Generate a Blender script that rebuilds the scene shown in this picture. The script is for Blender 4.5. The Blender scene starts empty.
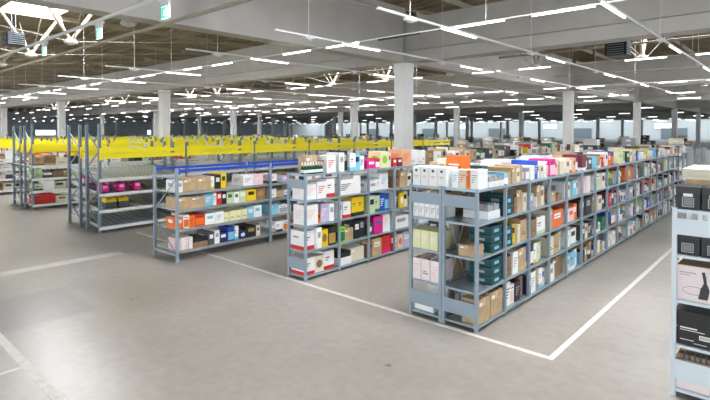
import bpy, math, random
from mathutils import Vector, Matrix
R = random.Random(7)
C = bpy.context.scene.collection
S = bpy.context.scene
rad = math.radians

# ------------------------------------------------------------------ materials
_m = {}
def mat(name, rgb, rough=.6, metal=0., noise=0., nscale=6., spec=.5, emit=None, estr=0.):
    if name in _m: return _m[name]
    m = bpy.data.materials.new(name); m.use_nodes = True
    nt = m.node_tree; b = nt.nodes['Principled BSDF']
    b.inputs['Base Color'].default_value = (*rgb, 1)
    b.inputs['Roughness'].default_value = rough
    b.inputs['Metallic'].default_value = metal
    b.inputs['Specular IOR Level'].default_value = spec
    if noise:
        tc = nt.nodes.new('ShaderNodeTexCoord'); n = nt.nodes.new('ShaderNodeTexNoise')
        n.inputs['Scale'].default_value = nscale; n.inputs['Detail'].default_value = 3
        r = nt.nodes.new('ShaderNodeValToRGB')
        r.color_ramp.elements[0].position = .3; r.color_ramp.elements[1].position = .7
        r.color_ramp.elements[0].color = (*[c * (1 - noise) for c in rgb], 1)
        r.color_ramp.elements[1].color = (*[min(1, c * (1 + noise)) for c in rgb], 1)
        nt.links.new(tc.outputs['Object'], n.inputs['Vector'])
        nt.links.new(n.outputs['Fac'], r.inputs['Fac'])
        nt.links.new(r.outputs['Color'], b.inputs['Base Color'])
    if emit:
        b.inputs['Emission Color'].default_value = (*emit, 1)
        b.inputs['Emission Strength'].default_value = estr
    _m[name] = m
    return m

STEEL = mat('steel_paint', (.29, .36, .42), .42, .1, .05, 3)
STEEL_D = mat('steel_shelf', (.33, .42, .48), .28, .35, .06, 3)
STEEL_L = mat('steel_light', (.66, .74, .80), .4, .1)
RACK = mat('rack_frame', (.16, .21, .25), .45, .25, .08, 4)
GALV = mat('galvanised', (.48, .52, .54), .35, .6, .12, 8)
WHITEBEAM = mat('white_beam', (.72, .74, .74), .45)
YELLOW = mat('yellow_beam', (1.0, .84, .003), .5)
BLUEB = mat('blue_beam', (.015, .07, .50), .35)
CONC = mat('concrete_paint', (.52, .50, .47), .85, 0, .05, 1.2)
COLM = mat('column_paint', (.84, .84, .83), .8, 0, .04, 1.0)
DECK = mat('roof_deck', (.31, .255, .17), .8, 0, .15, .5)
TRUSS = mat('truss_paint', (.42, .385, .31), .6)
DARK = mat('dark_plastic', (.02, .021, .024), .5)
RAIL = mat('rail_white', (.68, .68, .68), .5)
WALLM = mat('wall_paint', (.78, .88, .94), .8, 0, .04, .3)
TUBE = mat('tube_lit', (.9, .9, .9), .4, emit=(.95, .98, 1), estr=3.2)
TUBEF = mat('tube_far', (.9, .9, .9), .4, emit=(.92, .97, 1), estr=2.4)
TUBEW = mat('tube_warm', (.9, .9, .9), .4, emit=(1, .84, .70), estr=3.2)
SKY = mat('skylight_panel', (.9, .9, .9), .5, emit=(.97, .98, 1), estr=9)
WIN = mat('window_panel', (.8, .9, 1), .3, emit=(.8, .9, 1), estr=.6)
PAINT = mat('floor_line', (.66, .64, .60), .5, 0, .12, 9)
INK = mat('ink', (.05, .05, .055), .6)
TAPE = mat('tape', (.62, .50, .34), .3)
GREEN_SIGN = mat('sign_green', (0, .42, .2), .4, emit=(0, .6, .3), estr=.8)
WHITE_SIGN = mat('sign_white', (.9, .95, .92), .4, emit=(.8, 1, .9), estr=.8)

PAL = {
 'white': (.86, .86, .85), 'cream': (.74, .68, .54), 'brown': (.28, .17, .09), 'tan': (.50, .35, .20),
 'black': (.016, .016, .018), 'dark grey': (.07, .075, .08), 'grey': (.36, .38, .40), 'orange': (.85, .16, .01),
 'red': (.62, .02, .02), 'pink': (.84, .58, .60), 'pinkish white': (.84, .73, .73), 'magenta': (.72, .01, .25), 'purple': (.20, .10, .35),
 'lilac': (.56, .50, .70), 'blue': (.01, .08, .50), 'navy': (.012, .028, .12), 'light blue': (.22, .55, .72),
 'teal': (.008, .075, .085), 'green': (.02, .17, .06), 'lime': (.28, .62, .03), 'pale green': (.55, .68, .40),
 'yellow': (.82, .56, .01), 'pale yellow': (.78, .77, .45), 'maroon': (.17, .02, .04), 'peach': (.78, .42, .25),
 'gold': (.45, .28, .06)}
def pm(c):
    n = .14 if c in ('tan', 'brown') else 0.
    return mat('card_' + c.replace(' ', '_'), PAL[c], .55, 0, n, 7)

# ------------------------------------------------------------------ mesh helper
class MB:
    def __init__(s): s.v = []; s.f = []; s.mi = []; s.m = []
    def mid(s, m):
        if m not in s.m: s.m.append(m)
        return s.m.index(m)
    def hexa(s, p, m, M=None):
        k = len(s.v); i = s.mid(m)
        s.v += [tuple(M @ Vector(q)) if M else tuple(q) for q in p]
        for q in ((0,3,2,1),(4,5,6,7),(0,1,5,4),(1,2,6,5),(2,3,7,6),(3,0,4,7)):
            s.f.append([k + j for j in q]); s.mi.append(i)
    def box(s, x0, x1, y0, y1, z0, z1, m, M=None):
        s.hexa([(x0,y0,z0),(x1,y0,z0),(x1,y1,z0),(x0,y1,z0),(x0,y0,z1),(x1,y0,z1),(x1,y1,z1),(x0,y1,z1)], m, M)
    def bar(s, a, b, w, m, h=None, n=4):
        a = Vector(a); b = Vector(b); d = (b - a)
        q = d.to_track_quat('Z', 'Y').to_matrix().to_4x4(); M = Matrix.Translation(a) @ q
        L = d.length; h = h or w
        if n == 4: s.box(-w/2, w/2, -h/2, h/2, 0, L, m, M)
        else: s.lathe([(w/2, 0), (w/2, L)], m, n, M)
    def lathe(s, prof, m, n=12, M=None):
        k = len(s.v); i = s.mid(m)
        for r, z in prof:
            for j in range(n):
                a = 2*math.pi*j/n; p = Vector((r*math.cos(a), r*math.sin(a), z))
                s.v.append(tuple(M @ p) if M else tuple(p))
        for q in range(len(prof)-1):
            for j in range(n):
                s.f.append([k+q*n+j, k+q*n+(j+1)%n, k+(q+1)*n+(j+1)%n, k+(q+1)*n+j]); s.mi.append(i)
        s.f.append([k+j for j in range(n)][::-1]); s.mi.append(i)
        s.f.append([k+(len(prof)-1)*n+j for j in range(n)]); s.mi.append(i)
    def mesh(s, name):
        me = bpy.data.meshes.new(name); me.from_pydata(s.v, [], s.f)
        for m in s.m: me.materials.append(m)
        me.polygons.foreach_set('material_index', s.mi); me.update()
        return me
    def build(s, name, parent=None, loc=None, bev=0):
        o = bpy.data.objects.new(name, s.mesh(name)); C.objects.link(o)
        if parent: o.parent = parent
        if loc: o.location = loc
        if bev:
            b = o.modifiers.new('edge', 'BEVEL'); b.width = bev; b.segments = 2; b.limit_method = 'ANGLE'
        return o
def tag(o, label=None, cat=None, group=None, kind=None):
    if label: o['label'] = label
    if cat: o['category'] = cat
    if group: o['group'] = group
    if kind: o['kind'] = kind
    return o
def empty(name, loc=(0,0,0), rz=0):
    o = bpy.data.objects.new(name, None); o.empty_display_size = .1; C.objects.link(o)
    o.location = loc; o.rotation_euler.z = rz
    return o
def link(name, me, parent=None, loc=(0,0,0), rz=0):
    o = bpy.data.objects.new(name, me); C.objects.link(o); o.parent = parent
    o.location = loc; o.rotation_euler.z = rz
    return o
ORD = ['first','second','third','fourth','fifth','sixth','seventh','eighth','ninth','tenth','eleventh','twelfth',
 'thirteenth','fourteenth','fifteenth','sixteenth','seventeenth','eighteenth','nineteenth','twentieth',
 'twenty-first','twenty-second','twenty-third','twenty-fourth','twenty-fifth','twenty-sixth','twenty-seventh','twenty-eighth']

# ------------------------------------------------------------------ camera
H = 3.0
YAW = rad(42.0); PITCH = rad(1.0); F = 498.0
cam = bpy.data.cameras.new('camera'); co = bpy.data.objects.new('camera', cam); C.objects.link(co)
co.location = (0, 0, H); co.rotation_euler = (rad(90) - PITCH, 0, YAW)
cam.sensor_width = 36; cam.lens = 36 * F / 710
cam.shift_y = -(70 - F * math.tan(PITCH)) / 710
cam.clip_end = 600
S.camera = co
def view(x, y, z):
    "distance ahead and pixel column, used only to rank boxes by how large they show"
    d = -x * math.sin(YAW) + y * math.cos(YAW); l = x * math.cos(YAW) + y * math.sin(YAW)
    return d, (355 + F * l / d if d > .1 else 9999)

# ------------------------------------------------------------------ the setting
G = 21.3                                  # column grid
GX0, GY0 = -13.5, 18.3
GXS = 22.3
CX = [GX0 + GXS * k for k in range(1, -9, -1)]
CY = [GY0 + G * k for k in range(-1, 8)]
XW, YW = -190., 185.
def floor_mat():
    m = bpy.data.materials.new('polished_concrete'); m.use_nodes = True
    nt = m.node_tree; L = nt.links.new; b = nt.nodes['Principled BSDF']
    tc = nt.nodes.new('ShaderNodeTexCoord')
    n1 = nt.nodes.new('ShaderNodeTexNoise'); n1.inputs['Scale'].default_value = .28; n1.inputs['Detail'].default_value = 7; n1.inputs['Roughness'].default_value = .6
    n2 = nt.nodes.new('ShaderNodeTexNoise'); n2.inputs['Scale'].default_value = 7; n2.inputs['Detail'].default_value = 6
    L(tc.outputs['Object'], n1.inputs['Vector']); L(tc.outputs['Object'], n2.inputs['Vector'])
    r1 = nt.nodes.new('ShaderNodeValToRGB'); e = r1.color_ramp.elements
    e[0].position = .25; e[0].color = (.26, .237, .205, 1); e[1].position = .75; e[1].color = (.45, .422, .385, 1)
    L(n1.outputs['Fac'], r1.inputs['Fac'])
    r2 = nt.nodes.new('ShaderNodeValToRGB'); e = r2.color_ramp.elements
    e[0].position = .3; e[0].color = (.86, .86, .86, 1); e[1].position = .7; e[1].color = (1, 1, 1, 1)
    L(n2.outputs['Fac'], r2.inputs['Fac'])
    mx = nt.nodes.new('ShaderNodeMix'); mx.data_type = 'RGBA'; mx.blend_type = 'MULTIPLY'; mx.inputs[0].default_value = 1
    L(r1.outputs['Color'], mx.inputs[6]); L(r2.outputs['Color'], mx.inputs[7])
    # a worn darker stain with soft edges near the left line
    sx = nt.nodes.new('ShaderNodeSeparateXYZ'); L(tc.outputs['Object'], sx.inputs[0])
    def edge(sock, c, hw):
        a = nt.nodes.new('ShaderNodeMath'); a.operation = 'SUBTRACT'; a.inputs[1].default_value = c; L(sock, a.inputs[0])
        q = nt.nodes.new('ShaderNodeMath'); q.operation = 'ABSOLUTE'; L(a.outputs[0], q.inputs[0])
        k = nt.nodes.new('ShaderNodeMapRange'); k.interpolation_type = 'SMOOTHSTEP'
        k.inputs['From Min'].default_value = hw; k.inputs['From Max'].default_value = hw - .25
        L(q.outputs[0], k.inputs['Value']); return k.outputs['Result']
    mm = nt.nodes.new('ShaderNodeMath'); mm.operation = 'MULTIPLY'
    L(edge(sx.outputs[0], -9.6, 1.0), mm.inputs[0]); L(edge(sx.outputs[1], 2.3, 1.1), mm.inputs[1])
    m2 = nt.nodes.new('ShaderNodeMath'); m2.operation = 'MULTIPLY'; L(mm.outputs[0], m2.inputs[0]); L(n1.outputs['Fac'], m2.inputs[1])
    mx2 = nt.nodes.new('ShaderNodeMix'); mx2.data_type = 'RGBA'; mx2.inputs[7].default_value = (.16, .165, .17, 1)
    L(m2.outputs[0], mx2.inputs[0]); L(mx.outputs[2], mx2.inputs[6]); L(mx2.outputs[2], b.inputs['Base Color'])
    rr = nt.nodes.new('ShaderNodeMapRange'); rr.inputs['To Min'].default_value = .22; rr.inputs['To Max'].default_value = .38
    L(n1.outputs['Fac'], rr.inputs['Value']); L(rr.outputs['Result'], b.inputs['Roughness'])
    b.inputs['Specular IOR Level'].default_value = .5
    bp = nt.nodes.new('ShaderNodeBump'); bp.inputs['Strength'].default_value = .04; bp.inputs['Distance'].default_value = .01
    L(n2.outputs['Fac'], bp.inputs['Height']); L(bp.outputs['Normal'], b.inputs['Normal'])
    return m
FLOOR = floor_mat()
b = MB(); b.box(XW, 30, -25, YW, -.3, 0, FLOOR); tag(b.build('floor'), 'polished grey concrete floor of the warehouse', 'floor', kind='structure')
b = MB(); b.box(XW, 30, YW, YW + .4, 0, 9, WALLM); tag(b.build('wall_back'), 'pale blue far wall behind the shelving rows', 'wall', kind='structure')
b = MB(); b.box(XW - .4, XW, -25, YW, 0, 9, WALLM); tag(b.build('wall_left'), 'pale blue wall far beyond the yellow racks', 'wall', kind='structure')
def line(i, x0, x1, y0, y1, m=PAINT, z=.003, lab=''):
    b = MB(); b.box(x0, x1, y0, y1, -.01, z, m); tag(b.build('trim_%d' % i), lab, 'floor marking', kind='structure')
line(1, -14.5, -2.39, 6.50, 6.58, lab='white painted line along the ends of the shelving rows')
line(2, -2.47, -2.39, 6.58, 60, lab='white painted line down the aisle on the right')
line(3, -40, 3, 1.82, 1.93, lab='white painted line crossing the near left corner')
line(4, -7.33, -7.26, -6, 1.82, lab='short white painted line joining the near left line')
PALE = mat('pale_joint', (.56, .53, .49), .4, 0, .15, 1.5)
PATCH = mat('dark_patch', (.20, .20, .195), .35, 0, .25, 1.2)
line(5, -12.55, -12.2, -20, 5.2, PALE, .0012, 'pale filled joint strip in the concrete floor')

# roof deck with skylight openings in the middle of each bay
def deck():
    b = MB(); xs = sorted(set([XW, 30] + [x for c in CX for x in (c - GXS/2 - 5, c - GXS/2 + 5) if XW < x < 30]))
    ys = sorted(set([-25, YW, 176, 181] + [y for c in CY for y in (c - G/2 - 1.2, c - G/2 + 1.2) if -25 < y < YW]))
    def sky(x, y): return any(abs(x - (c - GXS/2)) < 5 for c in CX[:5]) and any(abs(y - (c - G/2)) < 1.2 for c in CY[:4]) or 176 < y < 181  # the slot by the far wall is for the added glow strip
    for i in range(len(xs)-1):
        for j in range(len(ys)-1):
            if not sky((xs[i]+xs[i+1])/2, (ys[j]+ys[j+1])/2):
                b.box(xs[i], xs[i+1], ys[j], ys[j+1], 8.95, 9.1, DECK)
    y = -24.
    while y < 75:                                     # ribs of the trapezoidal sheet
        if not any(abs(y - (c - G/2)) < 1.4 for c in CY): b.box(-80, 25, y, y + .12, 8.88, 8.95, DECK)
        y += .55
    return b
tag(deck().build('ceiling'), 'beige trapezoidal steel roof deck above the beams', 'ceiling', kind='structure')
n = 0
for cx in CX[:5]:
    for cy in CY[:4]:
        x, y = cx - GXS/2, cy - G/2
        n += 1
        b = MB(); b.box(x-5, x+5, y-1.2, y+1.2, 9.35, 9.4, SKY)
        for a in (-1.22, 1.18): b.box(x-5, x+5, y+a, y+a+.04, 8.85, 9.4, WHITEBEAM)
        for a in (-5.02, -2.5, 0, 2.5, 4.98): b.box(x+a, x+a+.04, y-1.2, y+1.2, 9.2 if abs(a) < 4 else 8.85, 9.35, WHITEBEAM)
        tag(b.build('window_%d' % n), 'bright roof skylight strip in the middle of a roof bay', 'skylight', 'roof skylights', 'structure')

b = MB(); b.box(XW, 30, 176, 181, 9.35, 9.4, mat('added_wall_glow', (.9,.9,.9), .5, emit=(.93,.97,1), estr=1.6)); n += 1  # glowing strip added in the roof to brighten the far wall
tag(b.build('window_%d' % n), 'long glowing roof panel added to brighten the far wall', 'skylight', kind='structure')
# columns
b = MB(); b.box(-.31, .31, -.31, .31, 0, 5.98, COLM); b.box(-.33, .33, -.33, .33, 5.6, 6.0, COLM)
cme = b.mesh('concrete_column')
for cx in CX:
    for cy in CY:
        d, px = view(cx, cy, 0)
        if d > 3 and -40 < px < 760:
            tag(link('concrete_column', cme, None, (cx, cy, 0)), 'square pale concrete column carrying the roof beams', 'column', 'roof columns', 'structure')
# beams: inverted T along X (rows cy), deep girders along Y (columns cx)
for cy in CY:
    b = MB()
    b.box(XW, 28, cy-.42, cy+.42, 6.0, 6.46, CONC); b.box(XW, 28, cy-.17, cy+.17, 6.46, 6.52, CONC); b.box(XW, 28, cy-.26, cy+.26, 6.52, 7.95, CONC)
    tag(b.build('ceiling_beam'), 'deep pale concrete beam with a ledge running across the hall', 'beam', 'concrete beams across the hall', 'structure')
for cx in (GX0,):
    b = MB()
    for k in range(len(CY)):
        y1 = CY[k] - .43; y0 = (CY[k-1] + .43) if k else -25
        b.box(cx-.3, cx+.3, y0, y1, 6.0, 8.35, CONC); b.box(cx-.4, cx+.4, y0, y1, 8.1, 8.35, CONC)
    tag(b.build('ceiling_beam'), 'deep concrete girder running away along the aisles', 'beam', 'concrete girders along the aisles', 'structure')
# trussed purlins between cross beams
def truss_mesh(full=True):
    b = MB(); h = G/2 - .4
    b.box(-.05, .05, -h, h, 8.62, 8.86, TRUSS)
    for s in (-1, 1):
        b.bar((0, 0, 6.75), (0, s*1.2, 8.62), .15, TRUSS, n=8)
        b.bar((0, 0, 6.72), (0, s*h, 7.95), .045, TRUSS, n=6)
        b.bar((s*.25, 0, 6.78), (s*1.9, 0, 8.6), .05, TRUSS, n=6)
    b.lathe([(.05, 6.58), (.26, 6.66), (.26, 6.78), (.10, 6.86)], RAIL, 10)
    return b.mesh('roof_truss')
tme = truss_mesh()
for cx in CX:
    for cy in CY:
        for k in range(4):
            x = cx - 4 - 5.5*k; y = cy - G/2; d, px = view(x, y, 0)
            if d > 6 and -60 < px < 800 and d < 130:
                tag(link('roof_truss', tme, None, (x, y, 0)), 'cream steel under-trussed purlin with V struts', 'roof truss', 'under-trussed purlins', 'structure')
# thin tie rods across the purlins
n = 40
for cy in CY[:4]:
    for q in (3.2, 6.4, 14.6, 18.0):
        b = MB(); b.bar((-75, cy-G+q, 8.55), (24, cy-G+q, 8.55), .035, TRUSS, n=6); n += 1
        tag(b.build('trim_%d' % n), 'thin cream tie rod crossing the roof purlins', 'tie rod', 'roof tie rods', 'structure')
# pipes under the roof
n = 10
for (y, z, r, x1) in ((5.0, 5.74, .045, 4), (6.45, 5.80, .05, 4), (27.2, 7.2, .06, 10), (36, 6.8, .06, 10)):
    b = MB(); b.bar((-110, y, z), (x1, y, z), r*2, TRUSS if y != 5.0 else RAIL, n=8); n += 1
    tag(b.build('trim_%d' % n), 'long thin pipe hung under the roof across the hall', 'pipe', 'roof pipes', 'structure')
# windows and doors in the far walls
n = 200
for x in range(-180, -5, 36):
    b = MB(); b.box(x, x+5, YW-.12, YW-.02, 3.4, 5.2, WIN); b.box(x-.15, x+5.15, YW-.08, YW-.01, 3.25, 5.35, STEEL); n += 1
    tag(b.build('window_%d' % n), 'small window high in the far pale blue wall', 'window', 'far wall windows', 'structure')
DOORM = mat('door_grey', (.26, .33, .38), .6)
for i, x in enumerate((-158, -126, -94, -62, -34, -12)):
    b = MB(); b.box(x, x+7, YW-.2, YW-.02, 0, 3.6, DOORM); b.box(x-.3, x, YW-.3, YW-.02, 0, 3.9, STEEL_L); b.box(x+7, x+7.3, YW-.3, YW-.02, 0, 3.9, STEEL_L)
    tag(b.build('door_%d' % (i+1)), 'grey sectional door in the far wall', 'door', 'far wall doors', 'structure')
for i, y in enumerate((4, 30, 52, 90)):
    b = MB(); b.box(XW+.02, XW+.15, y, y+6, 1.2, 3.0, WIN); b.box(XW+.01, XW+.1, y-.2, y+6.2, 1.0, 3.2, STEEL); n += 1
    tag(b.build('window_%d' % n), 'bright window in the wall beyond the yellow racks', 'window', 'left wall windows', 'structure')

# ------------------------------------------------------------------ lights
ZL = 5.62
def rail_y(x, y0, y1, ordn):
    r = empty('light_rail', (x, y0, ZL)); L = y1 - y0
    tag(r, f'white light rail along the aisles, {ORD[ordn]} counting from the right', 'light', 'light rails along the aisles')
    b = MB(); b.box(-.028, .028, 0, L, .0, .055, RAIL); b.build('rail', r)
    y = 2.6; i = 0
    while y + 1.8 < L:
        b = MB(); b.box(-.022, .022, y, y+1.75, -.04, -.002, TUBEW); b.build('light_tube', r)
        y += 7.0
    y = 1.2; i = 0
    while y < L and i < 4:
        b = MB(); b.bar((0, y, .055), (0, y, 3.2), .02, RAIL, n=6); b.build('hanger', r)
        b = MB(); b.box(-.07, .07, y-.18, y+.18, -.06, -.002, RAIL); b.box(-.04, .04, y-.1, y+.1, -.09, -.06, WHITEBEAM); b.build('sensor_box', r)
        y += 7.0; i += 1
for i, x in enumerate((-3.1, -6.9, -10.4, -15.0, -21.4, -27.1, -33.7, -39.5, -46)):
    rail_y(x, 8.4, 46, i)
def rail_x(y, x0, x1, tubes, ordn, dark=()):
    r = empty('light_rail', (0, y, ZL + .105))
    tag(r, f'white light rail across the hall, {ORD[ordn]} counting from the near end', 'light', 'light rails across the hall')
    b = MB(); b.box(x0, x1, -.012, .012, 0, .03, RAIL); b.build('rail', r)
    for t in tubes:
        b = MB(); b.box(t-1.4, t, -.022, .022, -.04, -.002, TUBE); b.build('light_tube', r)
    for t in dark:
        b = MB(); b.box(t-1.5, t, -.03, .03, -.05, -.002, DARK); o = b.build('light_tube', r); o['label'] = 'unlit dark tube section'
    x = x1 - 1
    while x > x0 and x > -45:
        b = MB(); b.bar((x, 0, .045), (x, 0, 3.1), .02, RAIL, n=6); b.build('hanger', r); x -= 8
T1 = [-3.4, -5.5, -10.3, -12.5]; x = -17.1
while x > -75: T1 += [x, x-2.3]; x -= 6.6
rail_x(11.6, -78, 3, T1, 0, (-8.0,))
for j, y in enumerate((21.5, 32.9, 42.8)):
    T = []; x = -1.5 - j
    while x > -75: T += [x, x-2.3]; x -= 6.6
    rail_x(y, -78, 6, T, 1 + j)
# far tube lights, each one a thing; the very far remainder is one mass
b = MB(); b.box(-.8, .8, -.045, .045, 0, .05, TUBEF); b.box(-.85, .85, -.03, .03, .05, .11, RAIL); b.box(-.01, .01, -.01, .01, .11, 3.05, RAIL); tube_me = b.mesh('tube_light')
cand = []
y = 50.
while y < 180:
    x = 6. + (int(y) % 3)
    while x > -185:
        d, px = view(x, y, 0)
        if -30 < px < 740 and min(abs(y-c) for c in CY) > .7: cand.append((d, x, y))
        x -= 7.6
    y += 10.6
y = 13.
while y < 50:
    x = -50.
    while x > -185:
        d, px = view(x, y, 0)
        if d > 5 and -30 < px < 740 and min(abs(y-c) for c in CY) > .7: cand.append((d, x, y))
        x -= 7.6
    y += 10.6
cand.sort()
for d, x, y in cand[:280]:
    tag(link('tube_light', tube_me, None, (x, y, ZL + R.uniform(-.05, .2))), 'short lit ceiling tube far back under the roof', 'light', 'far ceiling tube lights')
b = MB()
for d, x, y in cand[280:]:
    b.box(x-.8, x+.8, y-.06, y+.06, ZL, ZL+.06, TUBEF)
tag(b.build('distant_tube_lights'), 'mass of tiny lit tubes at the far end of the ceiling', 'lights', None, 'stuff')

# exit signs under the first pipe
def exit_sign(x, lab):
    r = empty('exit_sign', (x, 5.0, 5.50)); tag(r, lab, 'sign', 'hanging exit signs')
    b = MB(); b.box(-.16, .16, -.03, .03, .02, .14, RAIL); b.box(-.22, .22, -.045, .045, .14, .19, RAIL); b.build('housing', r)
    for s in (-1, 1):
        b = MB(); b.box(-.15, .15, s*.012-.006, s*.012+.006, -.22, .02, WHITE_SIGN)
        b.box(-.14, .14, s*.02-.003, s*.02+.003, -.21, .01, GREEN_SIGN)
        # running figure, arrow and door
        f = s*.0245
        b.box(.05, .12, f-.002, f+.002, -.19, -.02, WHITE_SIGN)
        b.lathe([(.014, -.002), (.014, .002)], WHITE_SIGN, 10, Matrix.Translation((-.005, f, -.045)) @ Matrix.Rotation(rad(90), 4, 'X'))
        for a, c2 in (((-.01, -.06), (-.025, -.115)), ((-.025, -.115), (.01, -.15)), ((.01, -.15), (.0, -.19)), ((-.025, -.115), (-.06, -.16)), ((-.012, -.07), (.03, -.09)), ((-.012, -.07), (-.05, -.095))):
            b.bar((a[0], f, a[1]), (c2[0], f, c2[1]), .014, WHITE_SIGN, .004)
        b.build('sign_face', r)
exit_sign(-9.7, 'green and white exit sign nearest the top edge of the picture')
exit_sign(-13.1, 'green and white exit sign in front of the dark roof struts')
exit_sign(-17.3, 'green and white exit sign beside the leftmost truss node')
# unit heaters
def heater(x, y, z, s, lab):
    r = empty('air_heater', (x, y, z)); tag(r, lab, 'heater', 'ceiling air heaters')
    b = MB(); b.box(-.5*s, .5*s, -.45*s, .45*s, 0, .75*s, DARK); b.build('casing', r, bev=.02)
    b = MB()
    for k in range(6): b.box(.5*s, .54*s, -.4*s, .4*s, (.06+k*.115)*s, (.09+k*.115)*s, STEEL)
    for k in range(6): b.box(-.4*s, .4*s, -.5*s, -.45*s, (.06+k*.115)*s, (.09+k*.115)*s, STEEL)
    b.build('grille', r)
    b = MB()
    b.bar((-.4*s, 0, .75*s), (-.4*s, 0, 8.9-z), .03, STEEL); b.build('hanger', r)
    b = MB(); b.bar((.4*s, 0, .75*s), (.4*s, 0, 8.9-z), .03, STEEL); b.build('hanger', r)
heater(-6.4, 25.2, 6.4, .9, 'dark air heater under the roof right of the big column')
heater(-25.9, 6.3, 6.7, .75, 'dark air heater under the roof at the far left')

# ------------------------------------------------------------------ shelving units
ZS = [.08, .585, 1.09, 1.60, 2.11]
BAY = .935
def shelf_tray(x0, x1, y0, y1, z, m):
    b = MB(); t = .002
    b.box(x0, x1, y0, y1, z-t, z, m)
    b.box(x0, x0+t, y0, y1, z-.035, z, m); b.box(x1-t, x1, y0, y1, z-.035, z, m)
    b.box(x0, x1, y0, y0+t, z-.035, z, m); b.box(x0, x1, y1-t, y1, z-.035, z, m)
    b.box(x0+t, x1-t, (y0+y1)/2-.02, (y0+y1)/2+.02, z-.03, z-t, m)
    return b
def post_mb(z=2.13, m=STEEL, sx=1, sy=1):
    b = MB(); w = .045; t = .003
    b.box(-w/2, w/2, -t/2 - sy*.022, t/2 - sy*.022, 0, z, m)
    b.box(sx*w/2 - t/2, sx*w/2 + t/2, -.022, .022, 0, z, m)
    b.box(-sx*w/2 - t/2, -sx*w/2 + t/2, -.022, .022, 0, z, m)
    b.box(-.03, .03, -.03, .03, 0, .006, m)
    return b
post_me = post_mb().mesh('post'); post_pale = post_mb(m=STEEL_L).mesh('post')
shelf_mes = {}
def shelving_bay(xf, depth, y, label, group, last=False, first=False, m=STEEL_D, bay=BAY, back=True, pale=False):
    """xf = aisle side x (the +x side); depth goes towards -x"""
    r = empty('shelving_bay', (xf, y, 0)); tag(r, label, 'shelf', group)
    for yy in ([.0235, bay-.0235+.047] if last else [.0235]):
        for x in (-.0225, -depth + .0225):
            link('post', post_pale if pale else post_me, r, (x, yy, 0))
    for i, z in enumerate(ZS):
        k = (depth, z, pale)
        if k not in shelf_mes: shelf_mes[k] = shelf_tray(-depth+.025, -.025+.02, .024, bay-.024+.02, z, STEEL_L if pale else m).mesh('shelf')
        link('shelf', shelf_mes[k], r)
    if first:
        for z0, z1, nm in ((1.83, 2.01, 'end_panel'), (.20, .42, 'end_panel')):
            SP = STEEL_L if pale else STEEL; b = MB(); b.box(-depth+.045, -.045, -.002, .002, z0, z1, SP); b.box(-depth+.045, -.045, .0, .012, z1-.003, z1, SP)
            b.box(-depth+.045, -.045, .0, .012, z0, z0+.003, SP); b.build(nm, r)
    if back:
        b = MB(); b.bar((-depth+.004, .02, .15), (-depth+.004, bay-.02, 2.0), .006, STEEL_L, .02); b.bar((-depth+.006, .02, 2.0), (-depth+.006, bay-.02, .15), .006, STEEL_L, .02)
        b.build('cross_brace', r)
    return r
Y0 = 6.62
NB = 19
R1X, R1D = -3.54, .61
for k in range(NB):
    shelving_bay(R1X, R1D, Y0 + BAY*k, f'blue-grey steel shelving bay, {ORD[k]} from the near end, aisle side of the longest row', 'bays of the longest row, aisle side', k == NB-1, k == 0)
for k in range(NB):
    shelving_bay(R1X - R1D - .01, R1D, Y0 + BAY*k, f'blue-grey steel shelving bay, {ORD[k]} from the near end, left side of the longest row', 'bays of the longest row, left side', k == NB-1, k == 0, back=False)
R2X, R2D = -7.3, .55
NB2 = 16
for k in range(NB2):
    shelving_bay(R2X, R2D, Y0 + .02 + BAY*k*1.03, f'blue-grey steel shelving bay, {ORD[k]} from the near end of the shorter middle row', 'bays of the middle row', k == NB2-1, k == 0, bay=BAY*1.03)
R0X = -.49
for k in range(3):
    shelving_bay(R0X, .6, 6.56 + BAY*k, f'pale steel shelving bay, {ORD[k]} from the near end of the row cut off at right', 'bays of the right-hand row', k == 2, k == 0, back=False, pale=True)

# wide span shelf with blue beams
R3X, R3D, B3 = -10.47, 1.12, 2.65
Z3 = [.25, .74, 1.18, 1.58]
def wide_bay(k):
    r = empty('wide_span_shelf', (R3X, 5.6 + B3*k, 0))
    tag(r, f'grey wide-span shelf with blue top beams, {ORD[k]} bay from the near end', 'shelf', 'blue-beamed shelf bays')
    for yy in ([.05, B3-.05] if k == 2 else [.05]):
        for x in (-.03, -R3D+.03):
            b = MB(); b.box(x-.03, x+.03, yy-.03, yy+.03, 0, 2.13, STEEL); b.box(x-.06, x+.06, yy-.05, yy+.05, 0, .008, STEEL); b.build('post', r)
    for x in (-.03, -R3D+.03):
        b = MB(); b.box(x-.022, x+.022, .06, B3-.0, 2.04, 2.10, BLUEB); b.box(x-.03, x+.03, .08, .12, 1.98, 2.12, BLUEB); b.build('top_beam', r)['label'] = 'blue box-section top beam'
    if k == 0:
        b = MB(); b.box(-R3D+.05, -.05, -.01, .01, 1.9, 1.95, STEEL); b.box(-R3D+.05, -.05, -.01, .01, .15, .2, STEEL)
        b.bar((-.05, 0, .25), (-R3D+.05, 0, 1.0), .02, STEEL); b.bar((-R3D+.05, 0, 1.05), (-.05, 0, 1.85), .02, STEEL); b.build('end_brace', r)
    for z in Z3:
        b = MB(); b.box(-.05, -.008, .03, B3-.03, z-.06, z, GALV); b.box(-R3D+.008, -R3D+.05, .03, B3-.03, z-.06, z, GALV)
        y = .06
        while y < B3-.08: b.box(-R3D+.05, -.05, y, y+.10, z-.02, z-.004, GALV); y += .125
        b.build('shelf', r)
for k in range(3): wide_bay(k)

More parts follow.
